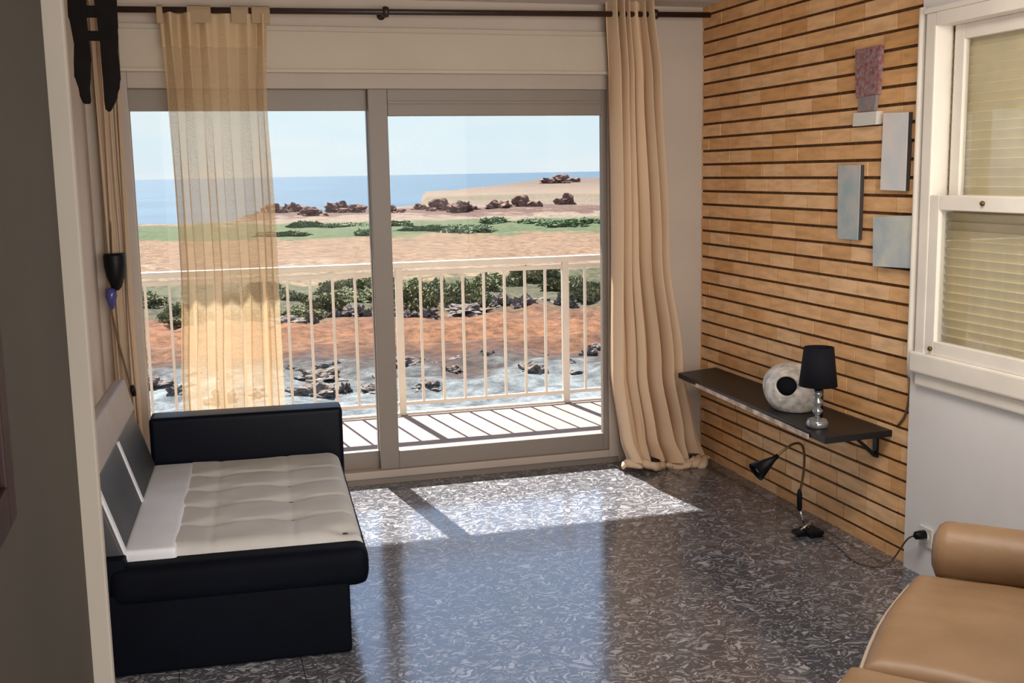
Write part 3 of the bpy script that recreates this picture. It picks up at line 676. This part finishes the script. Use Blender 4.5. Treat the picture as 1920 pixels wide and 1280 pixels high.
# helmet: rounded shell with an oval dark opening
hc = Vector((2.595, 4.43, SZ+.118))
hm = thing('helmet', 'white speckled helmet with a dark round opening, on the black shelf', 'helmet', (hc.x, hc.y, SZ))
bm = bmesh.new(); bmesh.ops.create_uvsphere(bm, u_segments=120, v_segments=80, radius=1)
hole = (at(1470, 716, 0, hc.x-.10)-hc); hole = Vector((hole.x/.125, hole.y/.145, hole.z/.118)).normalized()
for v in bm.verts:
    p = v.co; 
    if p.z < -.75: p.z = -.75-(p.z+.75)*.25
dele = [f for f in bm.faces if f.calc_center_median().normalized().angle(hole) < .42]
bmesh.ops.delete(bm, geom=dele, context='FACES')
for v in bm.verts:
    if v.is_boundary:
        n_ = v.co.normalized(); ax_ = hole.cross(n_).normalized(); v.co = (Matrix.Rotation(.40, 3, ax_) @ hole)*v.co.length
for v in bm.verts:
    v.co = Vector((v.co.x*.120, v.co.y*.160*(1+.10*v.co.y), v.co.z*(.108 if v.co.z > 0 else .140)))+hc
zb_ = min(v.co.z for v in bm.verts)
for v in bm.verts: v.co.z += SZ-zb_+.001
me = bpy.data.meshes.new('shell'); bm.to_mesh(me); bm.free(); me.materials.append(M['helmet'])
for f in me.polygons: f.use_smooth = True
shl = bpy.data.objects.new('shell', me); COL.objects.link(shl); shl.parent = hm; shl.matrix_parent_inverse = wm(hm).inverted()
sm = shl.modifiers.new('thickness', 'SOLIDIFY'); sm.thickness = .008; sm.offset = -1
bm = bmesh.new(); bmesh.ops.create_uvsphere(bm, u_segments=32, v_segments=20, radius=1)
for v in bm.verts: v.co = Vector((v.co.x*.10, v.co.y*.13, v.co.z*.08))+Vector((hc.x, hc.y, hc.z+.0))
me = bpy.data.meshes.new('lining'); bm.to_mesh(me); bm.free(); me.materials.append(M['blackshade'])
li = bpy.data.objects.new('lining', me); COL.objects.link(li); li.parent = hm; li.matrix_parent_inverse = wm(hm).inverted()

lb = at(1532, 800, 2, SZ); lb = Vector((lb.x+.0, lb.y, SZ))
lm = thing('table_lamp', 'small table lamp with black shade and shiny stem, on the black shelf', 'lamp', lb)
MB().lathe([(0, 0), (.042, 0), (.046, .006), (.046, .022), (.038, .034), (.020, .040), (0, .042)], 28, lb).build('base', M['crystal'], lm)
MB().lathe([(.0, .038), (.014, .042), (.009, .05), (.020, .062), (.023, .072), (.012, .085), (.022, .10), (.024, .112), (.012, .126), (.020, .14), (.016, .155), (.009, .16), (0, .165)], 20, lb).build('stem', M['crystal'], lm)
MB().lathe([(.007, .06), (.007, .19), (0, .2)], 10, lb+Vector((.018, 0, -.02))).build('stem_core', M['black'], lm)
MB().lathe([(.080, .178), (.062, .342), (.060, .342), (.078, .178), (.080, .178)], 40, lb).build('lamp_shade', M['blackshade'], lm)
MB().lathe([(.0, .155), (.016, .157), (.018, .19), (.010, .22), (0, .225)], 14, lb).build('bulb_holder', M['black'], lm)

# ------------------------------------------------------------------ clip spotlight on the floor
gb = at(1512, 1003, 2, 0)
gl = thing('gooseneck_lamp', 'small black spotlight on a bent gooseneck, standing on the floor by bricks', 'lamp', gb)
gy = gb.y
P_ = lambda px, py: at(px, py, 1, gy)
b = MB()
MB().box(gb+Vector((-.012, -.05, 0)), gb+Vector((.062, .05, .028)), bev=.008).build('clamp', M['black'], gl)
MB().box(gb+Vector((-.062, -.03, .008)), gb+Vector((-.02, .03, .026)), bev=.006).build('clamp_jaw', M['black'], gl)
MB().tube([gb+Vector((-.03, 0, .02)), gb+Vector((.0, 0, .05)), gb+Vector((.012, 0, .016))], .007, 8).build('spring', M['chrome'], gl, smooth=True)
p0 = gb+Vector((-.01, 0, .04)); p1 = P_(1499, 952); p2 = P_(1499, 925)
MB().tube([p0, p1], .005, 8).build('stem', M['chrome'], gl, smooth=True)
MB().tube([p1+(p1-p2)*.2, p1, p2, p2+(p2-p1)*.3], [.007, .012, .012, .006], 12).build('switch', M['black'], gl, smooth=True)
def spline(ps, n=8):
    out = []
    ps = [ps[0]]+ps+[ps[-1]]
    for i in range(1, len(ps)-2):
        a, b_2, c, d = ps[i-1], ps[i], ps[i+1], ps[i+2]
        for k in range(n):
            t = k/n; out.append(.5*((2*b_2)+(c-a)*t+(2*a-5*b_2+4*c-d)*t*t+(3*b_2-a-3*c+d)*t**3))
    out.append(ps[-2]); return out
neck = spline([p2, P_(1506, 890), P_(1508, 855), P_(1503, 834), P_(1488, 832), P_(1468, 845), P_(1457, 855)])
MB().tube(neck, .0055, 10).build('gooseneck', M['bronze'], gl, smooth=True)
hA, hB = P_(1456, 856), P_(1418, 884)
dv = (hB-hA).normalized(); rot = dv.to_track_quat('Z', 'Y').to_matrix(); ln = (hB-hA).length
MB().lathe([(0, -.01), (.010, -.008), (.012, .015), (.045, ln+.004), (.043, ln+.004), (.010, .02), (0, .018)], 28, hA, rot).build('lamp_head', M['black'], gl, smooth=True)
MB().lathe([(0, .02), (.012, .03), (.02, ln-.02), (.012, ln-.008), (0, ln-.005)], 16, hA, rot).build('bulb', M['white'], gl, smooth=True)
# cable, plug, socket
so_ = at(1735, 1006, 0, WX-.008)
cab = spline([gb+Vector((.055, -.02, .012)), at(1575, 1028, 2, .004), at(1605, 1053, 2, .004), at(1645, 1062, 2, .004), at(1672, 1050, 0, XR-.05), at(1700, 1012, 0, XR-.06), at(1716, 1004, 0, WX-.05)], 8)
MB().tube(cab, .0035, 8).build('cable', M['cord'], gl, smooth=True)
pl = at(1722, 1003, 0, WX-.045)
MB().lathe([(.007, -.02), (.016, -.012), (.018, .01), (.018, .028), (0, .03)], 16, pl, Matrix.Rotation(math.pi/2, 3, 'Y')).build('plug', M['black'], gl, smooth=True)
o = thing('wall_socket', 'white wall socket with a black plug, on white wall beside the bricks', 'socket', (WX, so_.y, so_.z))
MB().box((WX-.010, so_.y-.04, so_.z-.04), (WX, so_.y+.04, so_.z+.04), bev=.004).build('cover_plate', M['white'], o)
MB().lathe([(.026, 0), (.026, .006), (.022, .006), (.020, .001)], 24, (WX-.010, so_.y+.0, so_.z), Matrix.Rotation(-math.pi/2, 3, 'Y')).build('socket_ring', M['white'], o)

# ------------------------------------------------------------------ pictures on the brick wall
def canvas(name, pts, m, label, th=.022, extra=None, grp=None):
    """pts: four measured corners, TL TR BR BL, on the bricks"""
    c = [at(p[0], p[1], 0, XR-th) for p in pts]
    o = thing(name, label, 'picture', (XR, sum(q.y for q in c)/4, min(q.z for q in c)), grp)
    MB().hexa([q+Vector((th+.001, 0, 0)) for q in c]+[q+Vector((.003, 0, 0)) for q in c], bev=.001).build('canvas_side', M['artside_shadow'], o)
    MB().hexa([q+Vector((.003, 0, 0)) for q in c]+c, bev=.001).build('painting', m, o)
    return o
canvas('wall_picture', [(1656, 212), (1703, 210), (1697, 358), (1650, 356)], M['art_white'], 'tall whitish panel picture, nearest the window on the brick wall')
canvas('wall_picture', [(1571, 310), (1613, 309), (1608, 450), (1570, 447)], M['art_blue'], 'narrow grey-blue panel picture, leftmost of the panels on the bricks')
canvas('wall_picture', [(1637, 406), (1714, 404), (1708, 503), (1636, 499)], M['art_sea'], 'squarish pale blue picture, lowest on the brick wall', th=.03)
o = thing('wall_hanging', 'mottled crimson and grey wall hanging with white block below, topmost on the bricks', 'wall hanging', at(1622, 236, 0, XR))
c = [at(*p, 0, XR-.02) for p in ((1603, 94), (1650, 84), (1645, 176), (1604, 184))]
MB().hexa([q+Vector((.021, 0, 0)) for q in c]+c, bev=.002).build('mottled_panel', M['art_pink'], o)
c = [at(*p, 0, XR-.016) for p in ((1611, 182), (1643, 177), (1639, 208), (1607, 210))]
MB().hexa([q+Vector((.017, 0, 0)) for q in c]+c, bev=.002).build('grey_panel', mat('faded_print', (.36, .27, .22), .7, .3, col2=(.25, .22, .26), vs=30), o)
c = [at(*p, 0, XR-.03) for p in ((1600, 212), (1644, 208), (1642, 233), (1598, 237))]
MB().hexa([q+Vector((.031, 0, 0)) for q in c]+c, bev=.002).build('white_block', M['white'], o)

# strap pipe at the junction of bricks and window
b = MB(); pts = [at(1744, 22, 0, XR-.03), at(1735, 300, 0, XR-.03), at(1722, 600, 0, XR-.03), at(1718, 680, 0, XR-.03), at(1712, 705, 0, XR-.012)]
pts = [Vector((WX-.012, 3.766, z)) for z in (2.22, 1.6, 1.1, .86, .82)]; pts[4].x = XR-.004; pts[4].y = 3.80; pts[4].z = .79

MB().tube(spline(pts, 6), .0135, 12).build('conduit_pipe', M['winframe'], None, smooth=True)
tag(bpy.data.objects['conduit_pipe'], 'thin cream pipe running down where the bricks meet the window', 'pipe')
cp = spline([Vector(v) for v in ((XR-.006, 3.800, .79), (XR-.008, 3.802, .70), (XR-.008, 3.825, .62), (XR-.006, 3.87, .57))], 6)
tag(MB().tube(cp, .005, 8).build('brown_cable', M['cord'], None, smooth=True), 'short brown cable on the bricks, below the cream pipe', 'cable')

# ------------------------------------------------------------------ black wall lamp with cable in the left corner
sc_y = 5.62
Q = lambda px, py, y=sc_y: at(px, py, 1, y)
t0 = Q(214, 475)
wl = thing('wall_lamp', 'small black cup-shaped wall lamp with hanging cable, left of the door', 'lamp', t0)
bm_ = MB(); bm_.lathe([(0, 0), (.048, 0), (.051, -.012), (.050, -.06), (.042, -.11), (.024, -.16), (.012, -.175), (0, -.178)], 28, t0)
bm_.build('lamp_cup', M['black'], wl, smooth=True)
c2 = Q(208, 545)
MB().lathe([(0, .015), (.024, .01), (.026, -.025), (.016, -.07), (.006, -.088), (0, -.09)], 20, c2).build('glass_drop', M['clear_blue'], wl, smooth=True)
MB().tube([Q(205, 330, 5.66), Q(209, 475, 5.63)], .0035, 8).build('upper_cable', M['cord'], wl, smooth=True)
MB().tube(spline([Q(208, 575), Q(222, 640), Q(240, 705), Q(250, 735)], 6), .0045, 8).build('lower_cable', M['cord'], wl, smooth=True)
e1, e2 = Q(247, 722), Q(252, 742)
MB().tube([e1, e1*.6+e2*.4, e2], [.008, .014, .011], 12).build('switch', M['black'], wl, smooth=True)
MB().box((t0.x-.02, sc_y+.03, t0.z-.11), (t0.x+.02, D, t0.z-.03), bev=.004).build('wall_mount', M['black'], wl)

# ------------------------------------------------------------------ dark carved ornament hanging top left
oy = 4.2
def orp(u, v, w): # u,v in crop pixels of a close view
    p = at(100+u/5.82, v/5.82, 1, oy); return Vector((p.x, oy+w, p.z))
on = thing('hanging_ornament', 'dark carved wooden hanging ornament with two long blades, at top left', 'ornament', at(175, 200, 1, oy))
lft = [(140, -190), (150, 0), (158, 180), (205, 280), (225, 480), (222, 700), (226, 840), (262, 875), (288, 1050), (320, 1120), (345, 1132), (400, 1130), (410, 1100), (395, 950), (386, 850), (412, 640), (405, 580), (392, 480), (375, 330), (362, 200), (358, 0), (352, -190)]
rgt = [(440, -190), (445, 0), (470, 150), (485, 300), (508, 480), (525, 700), (542, 900), (555, 1100), (568, 1190), (596, 1216), (625, 1212), (660, 1150), (698, 1070), (706, 950), (735, 860), (722, 720), (700, 560), (690, 400), (706, 290), (695, 100), (690, 0), (680, -190)]
for pl_ in (lft, rgt):
    MB().prism([(u, v) for u, v in pl_], orp, .022, bev=.005).build('blade', M['ornament'], on)
for v0, v1 in ((60, 185), (335, 440), (-100, -40)):
    MB().box(orp(300, v1, .003), orp(560, v0, .018), bev=.004).build('crossbar', M['ornament'], on)
tp_ = orp(420, -190, .01)
MB().tube([orp(250, -185, .01), tp_+Vector((0, 0, .05)), orp(560, -185, .01)], .004, 8).build('hanger', M['cord'], on)
MB().tube([tp_+Vector((0, 0, .05)), Vector((tp_.x, tp_.y, 2.5))], .003, 8).build('hanging_cord', M['cord'], on)

# dark framed panel on the corridor wall, at the left edge
o = thing('framed_panel', 'dark reddish wooden framed panel on the corridor wall, at left edge', 'picture', (-.23, 1.15, 1.21))
b = MB(); b.box((-.23, .70, 1.237), (-.215, .75, 1.90), bev=.003); b.box((-.23, 1.337, 1.237), (-.215, 1.387, 1.90), bev=.003)
b.box((-.23, .75, 1.237), (-.215, 1.337, 1.287), bev=.003); b.box((-.23, .75, 1.85), (-.215, 1.337, 1.90), bev=.003); b.build('frame', M['picture'], o)
MB().box((-.23, .75, 1.287), (-.222, 1.337, 1.85)).build('panel', M['picture'], o)

# ------------------------------------------------------------------ outdoors
GZ = -5.0
def land():
    bm = bmesh.new(); F = Vector((.246, .969, 0)); S = Vector((.969, -.246, 0))
    ss = []; s = 20.
    while s < 1500: ss.append(s); s *= 1.022
    n = 110; g = []
    for s in ss:
        row = []
        half = s*.75+10
        for j in range(n+1):
            t = -half+2*half*j/n; p = F*s+S*t
            rough = .25 if s < 44 else (.5 if s < 74 else .22)
            z = GZ+rough*(mnoise.noise(p*.35)+.5*mnoise.noise(p*.9))
            if 34 < s < 43: z += .35*max(0, mnoise.noise(p*.5+Vector((3, 0, 0))))+.1
            if 180 < s < 220: z += .9*max(0, mnoise.noise(p*.06)+.25)+.25*mnoise.noise(p*.4)
            # coast: shore runs away to the right
            bx_ = 960+FPX*t/s
            kn = [(0, 160), (480, 170), (600, 205), (700, 215), (855, 240), (872, 400), (960, 470), (1035, 700), (1075, 1000), (1600, 1300)]
            for (q0, s0), (q1, s1_) in zip(kn, kn[1:]):
                if q0 <= bx_ <= q1: sh_ = s0+(s1_-s0)*(bx_-q0)/(q1-q0)
            if bx_ < 0: sh_ = 160
            if bx_ > 1600: sh_ = 1300
            sh_ += 9*mnoise.noise(Vector((t*.05, 0, 7)))
            if s > sh_: z -= min(4.0, (s-sh_)*.25)
            if s > 240: z += .5+.6*mnoise.noise(p*.03)
            row.append(bm.verts.new((p.x, p.y, z)))
        g.append(row)
    for i in range(len(ss)-1):
        for j in range(n): bm.faces.new((g[i][j], g[i][j+1], g[i+1][j+1], g[i+1][j])).smooth = True
    me = bpy.data.meshes.new('coastal_ground'); bm.to_mesh(me); bm.free(); me.materials.append(M['ground'])
    o = bpy.data.objects.new('coastal_ground', me); COL.objects.link(o); struct(o)
land()
b = MB(); b.box((-6000, 150, GZ-1.6), (6000, 14000, GZ-.85)); struct(b.build('sea', M['sea']))

def blob(name, m, seed, flat=.6, rough=.5):
    bm = bmesh.new(); bmesh.ops.create_icosphere(bm, subdivisions=4, radius=1)
    for v in bm.verts:
        n = v.co.normalized(); k = 1+rough*mnoise.noise(n*1.6+Vector((seed, 0, 0)))+rough*.6*mnoise.noise(n*4+Vector((0, seed, 0)))+rough*.35*mnoise.noise(n*9+Vector((0, 0, seed)))
        v.co = Vector((n.x*k, n.y*k, max(n.z*k*flat, -.15)))
    me = bpy.data.meshes.new(name); bm.to_mesh(me); bm.free(); me.materials.append(m)
    for f in me.polygons: f.use_smooth = False
    return me
def leafy(name, m, seed, flat, n=2600, sz=.085):
    rr_ = random.Random(seed); vs, fs = [], []
    for i in range(n):
        d = Vector((rr_.gauss(0, 1), rr_.gauss(0, 1), abs(rr_.gauss(0, .8)))).normalized()
        k = (1+.55*mnoise.noise(d*1.7+Vector((seed, 0, 0)))+.3*mnoise.noise(d*4.5+Vector((0, seed, 0))))*rr_.uniform(.72, 1.03)
        c = Vector((d.x*k, d.y*k, d.z*k*flat)); a = Vector((rr_.gauss(0, 1), rr_.gauss(0, 1), rr_.gauss(0, 1))).normalized(); b2 = a.orthogonal().normalized(); s_ = sz*rr_.uniform(.6, 1.5); q = len(vs)
        vs += [c-a*s_, c-b2*s_*.45, c+a*s_, c+b2*s_*.45]; fs.append((q, q+1, q+2, q+3))
    me = bpy.data.meshes.new(name); me.from_pydata(vs, [], fs); me.materials.append(m); return me
bush = [leafy('shrub', M['bush'], s, .62) for s in (1, 5, 9)]
gbush = [leafy('shrub', M['bush_bright'], s, .38, 1500, .11) for s in (2, 7)]
rock = [blob('boulder', M['rock'], s, .55, .8) for s in (3, 8)]
drock = [blob('boulder', M['rockdark'], s, .45, .7) for s in (4, 6)]
rnd = random.Random(21); PLACED = []
def scatter(name, meshes, spots, label, cat, grp):
    for i, (px, s, sx, sz) in enumerate(spots):
        # place along the view corridor at distance s, sideways by bearing
        brg = math.atan((px-960)/FPX)+YAW; x, y = s*math.tan(brg)/1.0, s
        for (qx, qy, qr) in PLACED:            # keep them from growing into each other
            lim = math.hypot(x-qx, y-qy)/1.05-qr
            if lim < sx: sz *= max(.75, lim/sx) if lim > 0 else 0; sx = lim
        if sx < .18: continue
        PLACED.append((x, y, sx))
        o = bpy.data.objects.new(name, meshes[i % len(meshes)]); COL.objects.link(o)
        o.location = (x, y, GZ-.05); o.scale = (sx, sx*.8, sz); o.rotation_euler = (0, 0, rnd.uniform(0, 6.28))
        tag(o, label, cat, grp)
scatter('shrub', bush, [(262+k*34+rnd.uniform(-10, 10), rnd.uniform(53, 66), rnd.uniform(1.0, 1.9), rnd.uniform(.8, 1.6)) for k in range(26)], 'grey-green shrub in the scrub band just behind the railing', 'shrub', 'shrubs in the near scrub band')
scatter('shrub', gbush, [(530+k*44+rnd.uniform(-10, 10), rnd.uniform(122, 150), rnd.uniform(2.0, 3.4), rnd.uniform(1.2, 2.4)) for k in range(14)], 'low green shrub in the far green strip before the coast', 'shrub', 'shrubs in the far green strip')
scatter('boulder', rock, [(262+k*20+rnd.uniform(-8, 8), rnd.choice((rnd.uniform(36.5, 39.5), rnd.uniform(37, 39), rnd.uniform(33, 37))), rnd.uniform(.3, .85), rnd.uniform(.25, .6)) for k in range(44)], 'grey-brown rock among the rubble at the foot of the red earth', 'rock', 'rocks below the red earth')
scatter('boulder', rock, [(545+k*36+rnd.uniform(-10, 10), rnd.uniform(50.5, 54), rnd.uniform(.6, 1.15), rnd.uniform(.5, 1.0)) for k in range(16)], 'weathered boulder lying between the near scrub and the red earth', 'rock', 'boulders below the near scrub')
scatter('boulder', drock, [(525+k*38+rnd.uniform(-10, 10), rnd.uniform(185, 210), rnd.uniform(1.8, 3.0), rnd.uniform(2.0, 4.2)) for k in range(15)]+[(1045, 560, 9, 7), (1064, 590, 8, 8)], 'dark reddish rock outcrop along the distant shoreline', 'rock', 'outcrops on the shore')
